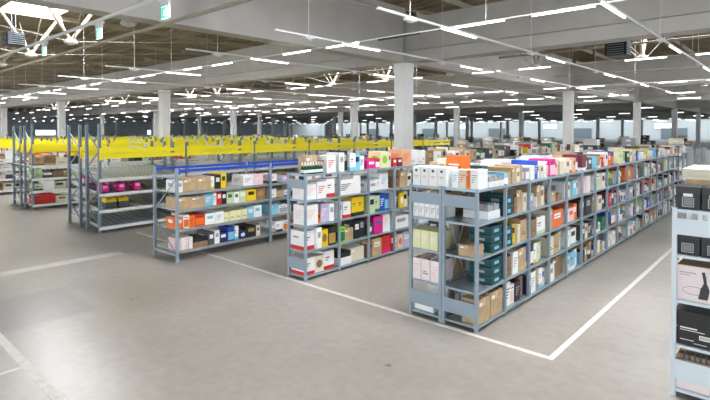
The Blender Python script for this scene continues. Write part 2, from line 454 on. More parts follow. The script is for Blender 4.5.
# tall racks with yellow beams
def frame_pair(r, x0, x1, yy, h, braces=True):
    for x in (x0, x1):
        b = MB(); b.box(x-.05, x+.05, yy-.035, yy+.035, 0, h, RACK); b.box(x-.07, x+.07, yy-.06, yy+.06, 0, .012, RACK)
        z = .1
        while z < h-.1: b.box(x-.02, x-.005, yy-.037, yy-.034, z, z+.04, INK); z += .1
        b.build('upright', r)
    if braces:
        b = MB(); z = .2; s = 1
        while z + .55 < h:
            a, c = (x0, x1) if s > 0 else (x1, x0)
            b.bar((a, yy, z), (c, yy, z+.55), .03, RACK); z += .55; s = -s
        b.build('frame_brace', r)
def rack_bay(X, k, kk, row, flow, levels, ystart=5.7, BW=2.75):
    r = empty('pallet_rack', (X, ystart + BW*k, 0))
    what = 'roller bay under yellow beams' if flow else 'shelved bay under yellow beams'
    tag(r, f'grey {what}, {ORD[k]} bay of the {row}', 'rack', row + ' bays')
    h = 3.16 if k == 0 else 2.6
    ends = [.06, BW-.06] if kk else [.06]
    for yy in ends:
        frame_pair(r, 0, -.95, yy, h, k < 3); frame_pair(r, -1.5, -2.45, yy, h, k < 3)
    for x in (.03, -.98, -1.47, -2.48):
        b = MB(); b.box(x-.025, x+.025, .04, BW-.04, 2.16, 2.27, YELLOW); b.box(x-.025, x+.025, .04, BW-.04, 2.33, 2.43, YELLOW)
        for yy in (.04, BW-.10): b.box(x-.03, x+.03, yy, yy+.06, 2.12, 2.47, YELLOW)
        b.build('top_beam', r)['label'] = 'yellow box-section beam'
    for cy_ in (1.4,):
        b = MB(); b.box(-.01, .065, cy_-.02, cy_+.02, 2.43, 2.58, GALV); b.box(-1.0, -.96, cy_-.02, cy_+.02, 2.43, 2.58, GALV); b.box(-1.0, .02, cy_-.02, cy_+.02, 2.434, 2.46, GALV); b.build('beam_clip', r)
    for z in levels:
        if flow:
            M = Matrix.Translation((0, 0, z)) @ Matrix.Rotation(rad(5), 4, 'Y')
            b = MB(); y = .14; b.box(-2.42, 0, .1, BW-.1, -.05, -.035, RACK, M)
            while y < BW-.16:
                b.box(-2.4, .0, y, y+.10, -.035, .012, GALV, M)
                y += .19
            b.box(-2.45, 0, .10, .13, -.06, .03, GALV, M); b.box(-2.45, 0, BW-.1, BW-.07, -.06, .03, GALV, M)
            b.build('roller_bed', r)
            b = MB(); b.box(.0, .06, .03, BW-.03, z-.06, z+.03, WHITEBEAM); b.build('shelf_beam', r)['label'] = 'white front beam'
            b = MB(); b.box(-2.52, -2.46, .03, BW-.03, z+.15, z+.24, WHITEBEAM); b.build('shelf_beam', r)
        else:
            b = MB(); b.box(-2.45, 0, .04, BW-.04, z-.02, z, GALV); b.build('shelf', r)
            b = MB(); b.box(0, .06, .03, BW-.03, z-.08, z+.01, WHITEBEAM); b.build('shelf_beam', r)['label'] = 'white front beam'
    return r
Z4 = [.15, .64, 1.12, 1.55]
Z5 = [.19, .71, 1.17, 1.65]
R4X, R5X, R6X, R7X, R8X = -15.15, -21.4, -27.6, -34.2, -41.0
for X, row, flow, lv, nb in ((R4X, 'roller rack row', True, Z4, 7), (R5X, 'second tall rack row', False, Z5, 7), (R6X, 'third tall rack row', False, Z5, 7),
                             (R7X, 'fourth tall rack row', False, Z5, 8), (R8X, 'fifth tall rack row', False, Z5, 8)):
    for k in range(nb): rack_bay(X, k, k == nb-1, row, flow, lv)

# ------------------------------------------------------------------ boxes
SPECS = []      # (kind, x, y, z, depth, width, height, colour, accent, design, label, group, rz, facing, parts)
def add(kind, x, y, z, dp, w, h, col, acc, des, label, group, rz=0., parts=False):
    SPECS.append([kind, x, y, z, dp, w, h, col, acc, des, label, group, rz, parts])
DESW = {'band': 'with a coloured base', 'label': 'with a small label', 'art': 'with a printed panel', 'open': 'open on top', 'plain': 'plain', 'tray': 'of upright packs', 'disc': 'with a round print', 'lines': 'with printed lines', 'emblem': 'emblem'}
def draw_box(b, dp, w, h, col, acc, des, M=None):
    m = pm(col); a = pm(acc); x = dp/2; y = w/2; e = .0025
    def front(u0, u1, v0, v1, mm, t=e):      # on +x face; u along y 0..1
        b.box(x-.001, x+t, -y+u0*w, -y+u1*w, v0*h, v1*h, mm, M)
    def side(u0, u1, v0, v1, mm, t=e):       # on -y face; u from -x to +x
        b.box(-x+u0*dp, -x+u1*dp, -y-t, -y+.001, v0*h, v1*h, mm, M)
    if des in ('open', 'tray'):
        hw = h*.98 if des == 'open' else h*.55; t = .006
        b.box(-x, x, -y, y, 0, .01, m, M)
        b.box(-x, -x+t, -y, y, 0, hw, m, M); b.box(x-t, x, -y, y, 0, hw, m, M)
        b.box(-x, x, -y, -y+t, 0, hw, m, M); b.box(-x, x, y-t, y, 0, hw, m, M)
        nx = 2; ny = max(2, int(w/.06)); top = h*.86 if des == 'open' else h
        for i in range(nx):
            for j in range(ny):
                gx = (dp-.02)/nx; gy = (w-.02)/ny
                b.box(-x+.01+i*gx+.002, -x+.01+(i+1)*gx-.002, -y+.01+j*gy+.002, -y+.01+(j+1)*gy-.002, .012, top*(1-.06*((i*3+j*5) % 3)), a, M)
        if des == 'open':
            front(.2, .8, .3, .34, INK); front(.2, .6, .4, .43, INK); side(.2, .7, .35, .5, a)
    else:
        b.box(-x, x, -y, y, 0, h, m, M)
        if des == 'plain':
            b.box(-x, x, -.02, .02, h-.001, h+.001, TAPE if col in ('tan', 'brown') else m, M)
            front(.1, .35, .72, .86, pm('white')); front(.485, .515, .7, 1., TAPE if col in ('tan', 'brown') else m)
        elif des == 'band':
            front(0, 1, 0, .2, a); side(0, 1, 0, .2, a); front(.15, .55, .62, .68, INK); side(.2, .6, .62, .68, INK); front(.15, .45, .5, .54, INK)
        elif des == 'label':
            front(.2, .8, .5, .8, a); side(.2, .6, .45, .75, a); front(.25, .7, .62, .66, INK)
        elif des == 'art':
            front(.06, .94, .1, .66, a); side(.06, .94, .1, .66, a); front(.2, .8, .78, .84, INK)
        elif des == 'disc':
            for q in range(10):
                t0 = -1 + q*.2; c = math.sqrt(max(0, 1-(t0+.1)**2))
                front(.5-.32*c, .5+.32*c, .5+t0*.24, .5+(t0+.2)*.24, a); side(.5-.3*c, .5+.3*c, .5+t0*.22, .5+(t0+.2)*.22, a)
        elif des == 'emblem':
            for q in range(6):
                t0 = -1 + q/3; c = math.sqrt(max(0, 1-(t0+.167)**2))
                front(.45-.16*c, .45+.16*c, .8+t0*.07, .8+(t0+.334)*.07, a)
            front(.2, .75, .5, .53, pm('grey')); front(.25, .6, .42, .45, pm('grey'))
        elif des == 'lines':
            for q in range(4): front(.15, .85-.13*q, .68-.12*q, .73-.12*q, a); side(.15, .8-.1*q, .68-.12*q, .73-.12*q, a)
ACC = {'white': ['red', 'blue', 'black', 'pink', 'grey', 'orange', 'light blue'], 'tan': ['brown', 'white', 'black'], 'brown': ['tan', 'black'],
       'black': ['white', 'gold', 'red', 'grey'], 'cream': ['brown', 'green', 'gold']}
def acc_for(c): return R.choice(ACC.get(c, ['white', 'black', 'white']))
POOL = ['white']*18 + ['tan']*7 + ['cream']*4 + ['black']*4 + ['dark grey']*2 + ['brown']*2 + ['grey']*2 + ['orange', 'pink', 'yellow', 'blue', 'navy', 'green', 'red', 'peach', 'light blue', 'pale green', 'maroon', 'teal', 'lilac', 'pale yellow']
def rnd_fill(width, hmax, wmin=.08, wmax=.24, pool=POOL, gap=.0):
    out = []; u = R.uniform(.0, .03)
    while True:
        w = R.uniform(wmin, wmax)
        if u + w > width: break
        if R.random() > gap: out.append((u, w, hmax*R.uniform(.48, .92), R.choice(pool), None, None))
        u += w + R.uniform(.003, .02)
    return out
CNT = {}
def place_run(items, xf, ystart, z, dp, where, group, hi=False, back=False):
    """items: (u, w, h, colour, accent, design); u measured from the near end of the bay"""
    for i, it in enumerate(items):
        u, w, h, col, acc, des = it[:6]
        if 'long row' in where and 'standing' not in where: h *= .92
        dd = it[6] if len(it) > 6 else dp*R.uniform(.75, .84)
        xo = it[7] if len(it) > 7 else R.uniform(.01, .09)
        des = des or R.choice(['plain', 'band', 'label', 'art', 'open', 'tray', 'lines', 'label', 'open', 'tray'])
        acc = acc or acc_for(col)
        kind = 'storage_carton' if 'tall rack' in where else 'cardboard_box' if col in ('tan', 'brown') else 'product_pack' if w < .115 else 'product_box'
        noun = {'cardboard_box': 'cardboard box', 'product_box': 'box', 'product_pack': 'narrow pack', 'storage_carton': 'carton'}[kind]
        lab = f'{col} {noun} {"open on top" if des == "open" else ""}'.strip() + f', {ORD[i]} {where}'
        add(kind, xf - .012 - xo - dd/2, ystart + .03 + u + w/2, z + .001, dd, w, h, col, acc, des, lab, group, R.uniform(-.006, .006), hi)

LV = ['on the bottom shelf', 'on the second shelf up', 'on the middle shelf', 'on the upper shelf', 'standing on top']
def put(row_x, dp, bay_k, lev, items, rowname, y0=Y0, bw=BAY, ZZ=ZS, hi=False):
    place_run(items, row_x, y0 + bw*bay_k, ZZ[lev], dp, f'{LV[lev]}, {ORD[bay_k]} bay, {rowname}', f'boxes in the {rowname}', hi)
LONG = 'long row'
def I(*a):  # sequential items: (w, h, col, acc, des) with small gaps
    out = []; u = .015
    for t in a:
        if isinstance(t, (int, float)): u += t; continue
        w, h, col = t[:3]; acc = t[3] if len(t) > 3 else None; des = t[4] if len(t) > 4 else None
        out.append((u, w, h, col, acc, des)); u += w + .006
    return out
A = {}
# aisle side of the long row, near bays read from the photograph
A[0,4] = [(.40+.165*q,.155,.17,'white','grey','tray',.28,.01) for q in range(3)]
A[0,3] = I(.42,(.2,.26,'white','grey','tray'),(.2,.26,'white','grey','tray'))
A[0,2] = []; A[0,1] = []; A[0,0] = [(.07,.36,.40,'tan',None,'plain',.28,.02),(.46,.40,.42,'tan',None,'plain',.28,.02)]
A[1,4] = I((.14,.2,'white','light blue','tray'),(.16,.2,'tan','brown','open'),(.14,.26,'tan',None,'plain'),(.12,.22,'cream','brown','label'),(.22,.28,'tan','brown','plain'))
A[1,3] = I(.36,(.12,.3,'brown','black','open'),(.22,.40,'tan','brown','plain'),(.12,.33,'cream','tan','label'))
A[1,2] = I(.33,(.15,.36,'yellow','black','label'),(.1,.33,'cream','brown','plain'),(.26,.40,'tan','black','open'))
A[1,1] = I((.3,.35,'brown','black','open'),(.2,.40,'white','grey','lines'),(.3,.42,'tan','brown','plain'))
A[1,0] = I((.12,.4,'teal','white','label'),(.16,.43,'white','green','lines'),(.16,.35,'white','pink','art'),(.2,.36,'black','grey','lines'),(.16,.42,'brown','tan','open'))
A[2,4] = I((.16,.22,'grey','white','art'),(.14,.25,'white','grey','plain'),(.12,.33,'blue','white','lines'),(.18,.27,'white','black','label'),(.14,.24,'cream','brown','label'),(.1,.3,'white','pink','art'))
A[2,3] = I((.34,.28,'grey','white','label'),(.02,.2,'white','white','plain'),(.2,.42,'tan','cream','plain'),(.2,.38,'cream','brown','label'))
A[2,2] = I((.1,.3,'tan',None,'plain'),(.24,.34,'brown','black','open'),(.4,.34,'white','pale green','band'))
A[2,1] = I((.1,.40,'blue','white','band'),(.14,.40,'navy','white','art'),(.12,.4,'white','yellow','band'),(.1,.38,'cream','pale green','label'),(.24,.36,'pale green','white','label'))
A[2,0] = I((.1,.36,'navy','white','label'),(.22,.40,'white','grey','lines'),(.2,.38,'tan','brown','plain'),(.14,.4,'white','light blue','band'),(.12,.36,'cream','blue','label'))
A[3,4] = I((.3,.33,'magenta','pink','art'),(.22,.3,'pink','magenta','label'),(.12,.28,'tan','brown','plain'),(.18,.26,'cream','pink','lines'))
A[3,3] = I(.2,(.22,.22,'tan','brown','plain'),(.2,.16,'brown','tan','open'))
A[3,2] = I((.12,.4,'cream','brown','label'),(.1,.42,'tan','brown','plain'),(.56,.36,'orange','white','label'))
A[3,1] = I((.28,.40,'cream','brown','open'),(.26,.42,'tan','brown','open'),(.24,.40,'cream','tan','label'))
A[3,0] = I((.26,.36,'white','grey','label'),(.05,.3,'cream','tan','plain'),(.52,.42,'brown','tan','plain'))
A[4,4] = I((.2,.30,'cream','brown','label'),(.22,.24,'white','red','band'),(.16,.3,'peach','brown','label'),(.22,.3,'maroon','white','art'))
A[4,3] = I((.2,.36,'white','grey','label'),(.18,.34,'cream','brown','label'),.06,(.26,.36,'light blue','white','label'),(.1,.36,'white','black','label'))
A[4,2] = I((.16,.3,'white','orange','label'),(.34,.30,'pink','orange','label'),(.22,.36,'orange','white','label'))
A[4,1] = I((.22,.36,'white','grey','lines'),(.18,.42,'tan',None,'plain'),(.36,.34,'white','black','label'))
A[4,0] = I((.2,.34,'cream','brown','label'),(.3,.40,'light blue','white','band'),(.24,.4,'white','light blue','label'))
A[5,4] = I((.26,.34,'maroon','white','band'),(.22,.3,'maroon','cream','art'),(.3,.26,'dark grey','white','label'))
A[5,3] = I((.1,.4,'cream','pink','art'),(.2,.42,'pink','purple','label'),(.24,.4,'pinkish white','pink','lines'),(.22,.38,'cream','pink','lines'))
A[5,2] = I((.4,.40,'black','white','label'),(.4,.42,'black','grey','label'))
A[5,1] = I((.2,.32,'dark grey','white','label'),(.2,.36,'cream','brown','label'),(.3,.36,'black','white','lines'))
A[6,3] = I((.16,.38,'white','black','lines'),(.3,.40,'white','pale green','art'),(.3,.4,'cream','black','label'))
A[6,2] = I((.26,.42,'tan',None,'plain'),(.3,.38,'cream','brown','label'),(.2,.3,'black','white','label'))
A[7,4] = I((.2,.34,'white','blue','label'),(.2,.3,'orange','white','label'),(.36,.34,'blue','orange','art'))
A[7,3] = I((.2,.36,'yellow','black','art'),(.2,.36,'white','green','band'),(.3,.38,'green','yellow','label'))
A[7,2] = I((.18,.4,'maroon','white','label'),(.2,.36,'red','white','lines'),(.3,.40,'navy','white','label'))
A[8,4] = I((.5,.32,'pale yellow','pale green','label'),(.3,.3,'lime','white','band'))
A[8,3] = I((.3,.36,'white','black','label'),(.3,.36,'black','white','label'))
A[9,3] = I((.8,.40,'orange','yellow','disc')); A[9,4] = I((.3,.3,'black','white','label'),(.3,.34,'pale yellow','black','lines'),(.2,.34,'white','black','label'))
A[9,2] = I((.3,.3,'lilac','white','label'),(.4,.34,'grey','white','label'))
for k in range(NB):
    for lv in range(5):
        it = A.get((k, lv))
        if it is None: it = rnd_fill(BAY-.06, .42 if lv < 4 else .34, .08 if k > 8 else .06, .2, gap=.07)
        put(R1X, R1D-.06, k, lv, it, LONG, hi=k < 3)
# boxes standing on the left side of the long row
for k in range(1, NB):
    it = rnd_fill(BAY-.06, .42, .12, .30, ['white']*11 + ['cream']*3 + ['tan']*4 + ['grey']*2 + ['maroon', 'dark grey', 'pinkish white', 'brown'])
    it = [i + (R.uniform(.3, .5), R.uniform(0, .05)) for i in it]
    place_run(it, R1X - R1D - .02, Y0 + BAY*k, ZS[4], .5, f'on top, left side, {ORD[k]} bay, long row', 'boxes on the left side of the long row')
for k in range(0, 6):
    for lv in range(4):
        if k == 0: continue
        it = rnd_fill(BAY-.06, .42, .2, .4, gap=.1)
        place_run(it, R1X - R1D - .02, Y0 + BAY*k, ZS[lv], .5, f'{LV[lv]}, left side, {ORD[k]} bay, long row', 'boxes on the left side of the long row')
# near end of the long row: rows facing the camera across x
def end_row(xs, y, z, kind, dp, items, lab, group):
    x = xs
    for i, (w, h, col, acc, des) in enumerate(items):
        # turned so the printed front looks out of the end (-y)
        add(kind, x + w/2, y + dp/2, z + .001, dp, w, h, col, acc, des, f'{col} {lab}, {ORD[i]} from the left', group, -math.pi/2 + R.uniform(-.01, .01), True)
        x += w + .008
LX = R1X - 2*R1D - .01
end_row(LX + .05, Y0 + .03, ZS[4], 'product_box', .36, [(.15,.30,'white','black','emblem')]*4, 'carton with a round black print on the row end', 'round-print cartons on the row end')
end_row(LX + .72, Y0 + .12, ZS[4], 'product_box', .30, [(.12,.27,'white','light blue','lines'), (.12,.28,'cream','orange','lines'), (.06,.27,'orange','white','plain'), (.13,.29,'white','grey','lines')], 'box right of the round-print cartons', 'boxes on the row end')
end_row(LX + .10, Y0 + .43, ZS[4], 'product_box', .28, [(.16,.36,'tan','brown','plain'), (.16,.42,'cream','tan','label'), (.28,.47,'orange','white','lines')], 'box in the second line on the row end', 'boxes on the row end')
end_row(LX + .05, Y0 + .05, ZS[3], 'product_box', .42, [(.10,.22,'white','grey','lines')]*5, 'narrow pack behind the end panel', 'white packs behind the end panel')
end_row(LX + .05, Y0 + .55, ZS[3], 'cardboard_box', .3, [(.2,.36,'tan','brown','plain'), (.24,.38,'brown','tan','open')], 'cardboard box behind the narrow white packs', 'cardboard behind the white packs')
end_row(LX + .04, Y0 + .04, ZS[2], 'product_box', .38, [(.155,.30,'pale yellow','white','lines'), (.155,.30,'pale yellow','white','lines'), (.155,.30,'pale yellow','white','lines')], 'carton on the middle shelf of the row end', 'pale yellow cartons on the row end')
end_row(LX + .04, Y0 + .5, ZS[2], 'product_box', .34, [(.2,.40,'black','white','label'), (.2,.42,'cream','brown','label')], 'box behind the pale yellow cartons', 'boxes behind the pale yellow cartons')
end_row(LX + .04, Y0 + .04, ZS[1], 'product_box', .40, [(.165,.34,'pinkish white','pink','lines'), (.165,.35,'pinkish white','red','open'), (.165,.34,'pinkish white','pink','lines')], 'tray on the lower shelf of the row end', 'pink trays on the row end')
end_row(LX + .04, Y0 + .5, ZS[1], 'cardboard_box', .36, [(.24,.40,'tan','brown','plain'), (.24,.38,'tan','brown','plain')], 'cardboard box behind the pink trays', 'cardboard behind the pink trays')
end_row(LX + .06, Y0 + .08, ZS[0], 'product_box', .34, [(.36,.13,'white','white','plain')], 'low box behind the bottom end panel', 'boxes behind the bottom end panel')
end_row(LX + .06, Y0 + .46, ZS[0], 'product_box', .38, [(.4,.36,'white','brown','open')], 'open box of brown packs on the bottom shelf', 'boxes behind the bottom end panel')
MX = R1X - R1D
end_row(MX - .13, Y0 + .58, ZS[0], 'product_box', .28, [(.125,.30,'grey','white','disc'), (.125,.31,'white','grey','disc'), (.125,.30,'grey','white','disc')], 'box with round window behind the middle post', 'round-window boxes on the bottom shelf')
end_row(MX + .26, Y0 + .06, ZS[2], 'cardboard_box', .30, [(.26,.17,'tan','cream','plain')], 'flat cardboard carton alone on the middle shelf end', 'cartons at the near end of the long row')

# middle row
MID = 'middle row'
B = {}
B[0,3] = I((.30,.30,'white','pink','lines'),(.26,.34,'white','red','lines'),(.24,.38,'white','red','band'))
B[0,2] = I((.34,.40,'white','pink','lines'),(.12,.2,'orange','black','label'),(.2,.38,'lilac','white','lines'),(.14,.36,'white','grey','label'))
B[0,1] = I((.28,.38,'white','red','band'),(.14,.42,'white','grey','label'),(.20,.36,'yellow','brown','disc'),(.22,.38,'black','gold','art'))
B[0,0] = I((.28,.34,'white','red','band'),(.26,.33,'cream','brown','disc'),(.3,.38,'white','red','band'))
B[1,4] = I((.16,.40,'white','grey','label'),(.16,.44,'black','grey','label'),(.18,.38,'white','light blue','band'),(.2,.36,'light blue','navy','label'),(.14,.3,'white','black','lines'))
B[1,3] = I((.44,.32,'white','black','lines'),(.24,.40,'white','grey','plain'))
B[1,2] = I((.14,.38,'white','black','label'),(.24,.36,'white','red','band'),(.02,.1,'white','white','plain'),(.20,.42,'yellow','black','band'),(.2,.42,'yellow','black','band'))
B[1,1] = I((.18,.34,'lime','green','art'),(.30,.26,'tan',None,'plain'),(.2,.40,'black','white','label'),(.18,.42,'black','grey','label'))
B[1,0] = I((.40,.30,'white','black','tray'),(.46,.30,'cream','white','plain'))
B[2,4] = I((.3,.20,'magenta','white','label'),(.16,.22,'red','white','art'),(.3,.38,'pale yellow','lime','disc'),(.1,.34,'cream','brown','label'))
B[2,3] = I((.28,.22,'white','grey','label'),(.2,.24,'white','grey','lines'),(.3,.38,'white','light blue','lines'))
B[2,2] = I((.22,.4,'pale green','black','label'),(.2,.38,'pale green','green','band'),(.18,.40,'blue','white','lines'),(.18,.38,'blue','light blue','art'))
B[2,1] = I((.2,.26,'dark grey','white','disc'),(.34,.40,'magenta','purple','label'),(.28,.42,'white','pink','lines'))
B[2,0] = I((.14,.24,'brown','tan','open'),(.34,.40,'tan','cream','label'),(.32,.42,'red','magenta','band'),(.08,.4,'maroon','white','label'))
B[3,4] = I((.16,.2,'red','white','label'),(.2,.2,'maroon','white','label'),(.4,.4,'peach','orange','lines'))
B[3,3] = I((.26,.22,'brown','black','open'),(.3,.38,'tan','brown','plain'),(.2,.3,'white','black','label'))
B[3,2] = I((.1,.4,'white','blue','label'),(.12,.38,'navy','white','lines'),(.16,.36,'yellow','white','disc'),(.2,.38,'pale yellow','black','label'))
B[3,1] = I((.6,.30,'white','grey','label'),(.2,.3,'grey','white','lines'))
B[3,0] = I((.2,.36,'peach','white','label'),(.18,.34,'cream','orange','disc'),(.3,.38,'lilac','white','label'))
B[0,4] = I(.60,(.26,.35,'white','red','lines'))
for k in range(NB2):
    for lv in range(5):
        if k > 5 and lv < 4: continue
        it = B.get((k, lv))
        if it is None: it = rnd_fill(BAY-.06, .42, .14, .3, gap=.05)
        put(R2X, R2D-.06, k, lv, it, MID, y0=Y0+.02, bw=BAY*1.03, hi=k < 4)
add('cardboard_box', R2X-.36, Y0+.42, ZS[4]+.001, .22, .34, .36, 'tan', 'brown', 'plain', 'tan cardboard box behind the green bottles on the middle row', 'boxes in the middle row', 0, True)

# blue-beamed shelf
WIDE = 'blue-beamed shelf'
D3 = {}
D3[0,3] = I((.14,.26,'white','grey','label'),(.36,.30,'tan',None,'plain'),(.36,.30,'tan',None,'plain'),(.1,.3,'white','yellow','band'),(.16,.33,'black','white','label'),(.14,.36,'yellow','black','label'),.5,(.32,.26,'white','grey','lines'),(.3,.26,'pink','white','lines'))
D3[0,2] = I((.34,.28,'tan',None,'plain'),(.36,.27,'tan',None,'plain'),(.24,.3,'light blue','white','lines'),(.08,.3,'white','black','lines'),(.14,.32,'red','white','label'),(.14,.3,'black','white','label'),(.18,.28,'pale green','green','label'),(.14,.27,'white','green','label'),(.22,.3,'pale green','white','label'),(.3,.3,'yellow','black','label'),(.3,.32,'brown','gold','disc'))
D3[0,1] = I((.16,.26,'orange','white','label'),(.14,.30,'white','orange','art'),(.14,.28,'orange','red','lines'),(.26,.28,'red','orange','art'),(.26,.26,'white','light blue','label'),(.22,.28,'white','grey','lines'),(.17,.24,'pale yellow','tan','open'),(.17,.26,'pale yellow','tan','open'),(.17,.25,'pale yellow','tan','open'),(.17,.26,'pale yellow','tan','open'),(.2,.28,'light blue','white','label'),(.24,.30,'white','light blue','label'))
D3[0,0] = I((.09,.28,'pink','white','lines'),(.09,.28,'white','pink','lines'),(.09,.28,'pink','white','lines'),(.09,.27,'white','pink','lines'),(.40,.22,'brown','black','tray'),(.16,.3,'dark grey','white','label'),(.14,.32,'white','grey','label'),(.22,.24,'navy','white','label'),(.2,.34,'blue','light blue','art'),(.14,.34,'white','light blue','band'),(.2,.2,'navy','white','disc'),(.3,.28,'black','gold','label'),(.14,.26,'cream','brown','label'))
LV3 = ['on the bottom shelf', 'on the second shelf up', 'on the third shelf up', 'under the blue beam']
for k in range(2):
    for lv in range(4):
        it = D3.get((k, lv)) or rnd_fill(B3-.15, .33, .12, .3)
        it = [i + (R.uniform(.4, .6), R.uniform(.0, .05)) for i in it]
        place_run(it, R3X - .03, 5.62 + B3*k, Z3[lv], .6, f'{LV3[lv]}, {ORD[k]} bay, {WIDE}', f'boxes in the {WIDE}', k == 0)
# tall racks beyond
P5 = ['brown']*4 + ['tan']*4 + ['black']*2 + ['white']*4 + ['pale green']*3 + ['cream']*4 + ['pink']*2 + ['dark grey']*2 + ['maroon', 'red', 'orange']
LV5 = ['on lowest level', 'on second level', 'on third level', 'on highest level']
for X, row, kmax in ((R5X, 'second tall rack row', 4), (R6X, 'third tall rack row', 3), (R7X, 'fourth tall rack row', 3)):
    for k in range(kmax):
        for lv in range(4):
            it = rnd_fill(2.45, .40 if lv < 3 else .46, .25, .5, P5, gap=.12)
            it = [i + (R.uniform(.5, .8), R.uniform(0, .15)) for i in it]
            place_run(it, X - .03, 5.80 + 2.75*k, Z5[lv], .7, f'{LV5[lv]}, {ORD[k]} bay, {row}', f'boxes in the {row}')
for i in range(5):
    add('product_box', R4X - .28 - (i % 2)*.5, 5.95 + .30*(i//1)*.8, Z4[2]+(.10 if i % 2 else .055), .36, .2, .22, 'magenta', 'pink', 'label', f'magenta box, {ORD[i]} along the middle bed of the roller rack', 'magenta boxes in the roller rack', 0, False)
for i in range(3):
    add('product_box', R4X - 1.7, 6.0 + .3*i, Z4[2]+.19, .4, .24, .26, 'magenta', 'white', 'art', f'magenta box deep in the roller rack, {ORD[i]} from the near end', 'magenta boxes in the roller rack', 0, False)
for i in range(2):
    add('product_box', R4X - .35, 6.15 + .36*i, Z4[1]+.045, .4, .32, .30, 'dark grey', 'yellow', 'tray', f'dark crate with yellow packs, {ORD[i]} on the lower roller bed', 'dark crates in the roller rack', 0, False)

# ---- build the boxes, the 290 that show largest of each kind as things
for s in SPECS:
    if len(s[10].split()) > 15: s[10] = s[10].replace(' open on top', '').replace('standing on top', 'on top')
    if len(s[10].split()) > 16: print('LONG', s[10])
    d, px = view(s[1], s[2], 0)
    s.append(-1e9 if px < -60 or px > 760 else s[4]*0 + s[5]*s[6]/(d*d) + (10 if s[13] else 0))
    s.append(px)
cache = {}
for kind in ('product_box', 'cardboard_box', 'product_pack', 'storage_carton'):
    L = sorted([s for s in SPECS if s[0] == kind and s[14] > -1e8], key=lambda s: -s[14])
    far = L[300:]
    for s in L[:300]:
        _, x, y, z, dp, w, h, col, acc, des, lab, grp, rz, hi = s[:14]
        b = MB(); draw_box(b, dp, w, h, col, acc, des)
        o = b.build(kind, None, (x, y, z), bev=.003 if hi else 0); o.rotation_euler.z = rz
        tag(o, lab, 'box', grp)
        if hi and des == 'plain' and kind == 'cardboard_box':
            t = MB(); t.box(-dp/2-.001, dp/2+.001, -.024, .024, h, h+.0015, TAPE); t.box(dp/2, dp/2+.0015, -.024, .024, h*.7, h+.0015, TAPE); t.build('packing_tape', o)
        if hi and des == 'open':
            m = pm(col)
            for sy in (-1, 1):
                t = MB(); t.box(-dp*.47, dp*.47, sy*w/2-.002, sy*w/2+.002, h*.975, h*.975+.03, m); t.build('flap', o)
    if far:
        b = MB()
        for s in far:
            M = Matrix.Translation((s[1], s[2], s[3])) @ Matrix.Rotation(s[12], 4, 'Z')
            draw_box(b, s[4], s[5], s[6], s[7], s[8], s[9], M)
        nm = 'distant_' + kind + ('es' if kind.endswith('x') else 's')
        tag(b.build(nm), 'mass of small %s filling the distant bays' % nm[8:].replace('_', ' '), 'boxes', None, 'stuff')
    print('KIND', kind, len(L))

# ------------------------------------------------------------------ teal crates
def crate_meshes(w, dp, h):
    T = pm('teal'); Lm = mat('crate_edge', (.12, .25, .27), .4)
    b = MB(); t = .008
    b.box(-dp/2, dp/2, -w/2, w/2, 0, .012, T)
    b.box(-dp/2, -dp/2+t, -w/2, w/2, 0, h*.86, T); b.box(dp/2-t, dp/2, -w/2, w/2, 0, h*.86, T)
    b.box(-dp/2, dp/2, -w/2, -w/2+t, 0, h*.86, T); b.box(-dp/2, dp/2, w/2-t, w/2, 0, h*.86, T)
    for k in range(5): b.box(dp/2, dp/2+.004, -w/2+.02+k*w/5, -w/2+.03+k*w/5, 0, h*.8, T)
    l = MB(); l.box(-dp/2-.008, dp/2+.008, -w/2-.008, w/2+.008, h*.86, h*.95, T); l.box(-dp/2-.009, dp/2+.009, -w/2-.009, w/2+.009, h*.84, h*.87, Lm)
    l.box(-dp/2+.02, dp/2-.02, -w/2+.02, w/2-.02, h*.95, h*.99, T)
    g = MB(); g.box(dp/2+.004, dp/2+.006, -w*.2, w*.2, h*.25, h*.6, pm('light blue')); g.box(-dp*.2, dp*.2, -w/2-.003, -w/2, h*.3, h*.6, pm('grey'))
    return b.mesh('storage_crate'), l.mesh('lid'), g.mesh('label')
def crate_stack(x, y, z, w, dp, h, n, where):
    cm = crate_meshes(w, dp, h)
    for i in range(n):
        nm = ['lowest', 'second', 'third', 'fourth'][i] if i < n-1 or n == 1 else 'topmost'
        if n == 1: nm = 'single'
        o = link('storage_crate', cm[0], None, (x + R.uniform(-.004, .004), y + R.uniform(-.006, .006), z + .001 + i*h), R.uniform(-.02, .02))
        tag(o, f'dark teal lidded crate, {nm} {where}', 'crate', 'dark teal crates in the long row')
        link('lid', cm[1], o); link('crate_label', cm[2], o)
XC = R1X - .22
crate_stack(XC, Y0+.69, ZS[2], .38, .36, .135, 3, 'of the stack on the middle shelf, first bay')
crate_stack(XC, Y0+.69, ZS[1], .38, .36, .135, 3, 'of the stack on the second shelf, first bay')
crate_stack(XC, Y0+BAY+.20, ZS[3], .27, .36, .17, 2, 'of the stack on the upper shelf, second bay')
crate_stack(XC, Y0+BAY+.19, ZS[2], .27, .36, .17, 2, 'of the stack on the middle shelf, second bay')
crate_stack(-4.035, Y0+.835, ZS[4], .20, .34, .15, 2, 'of the stack on top of the near row end')

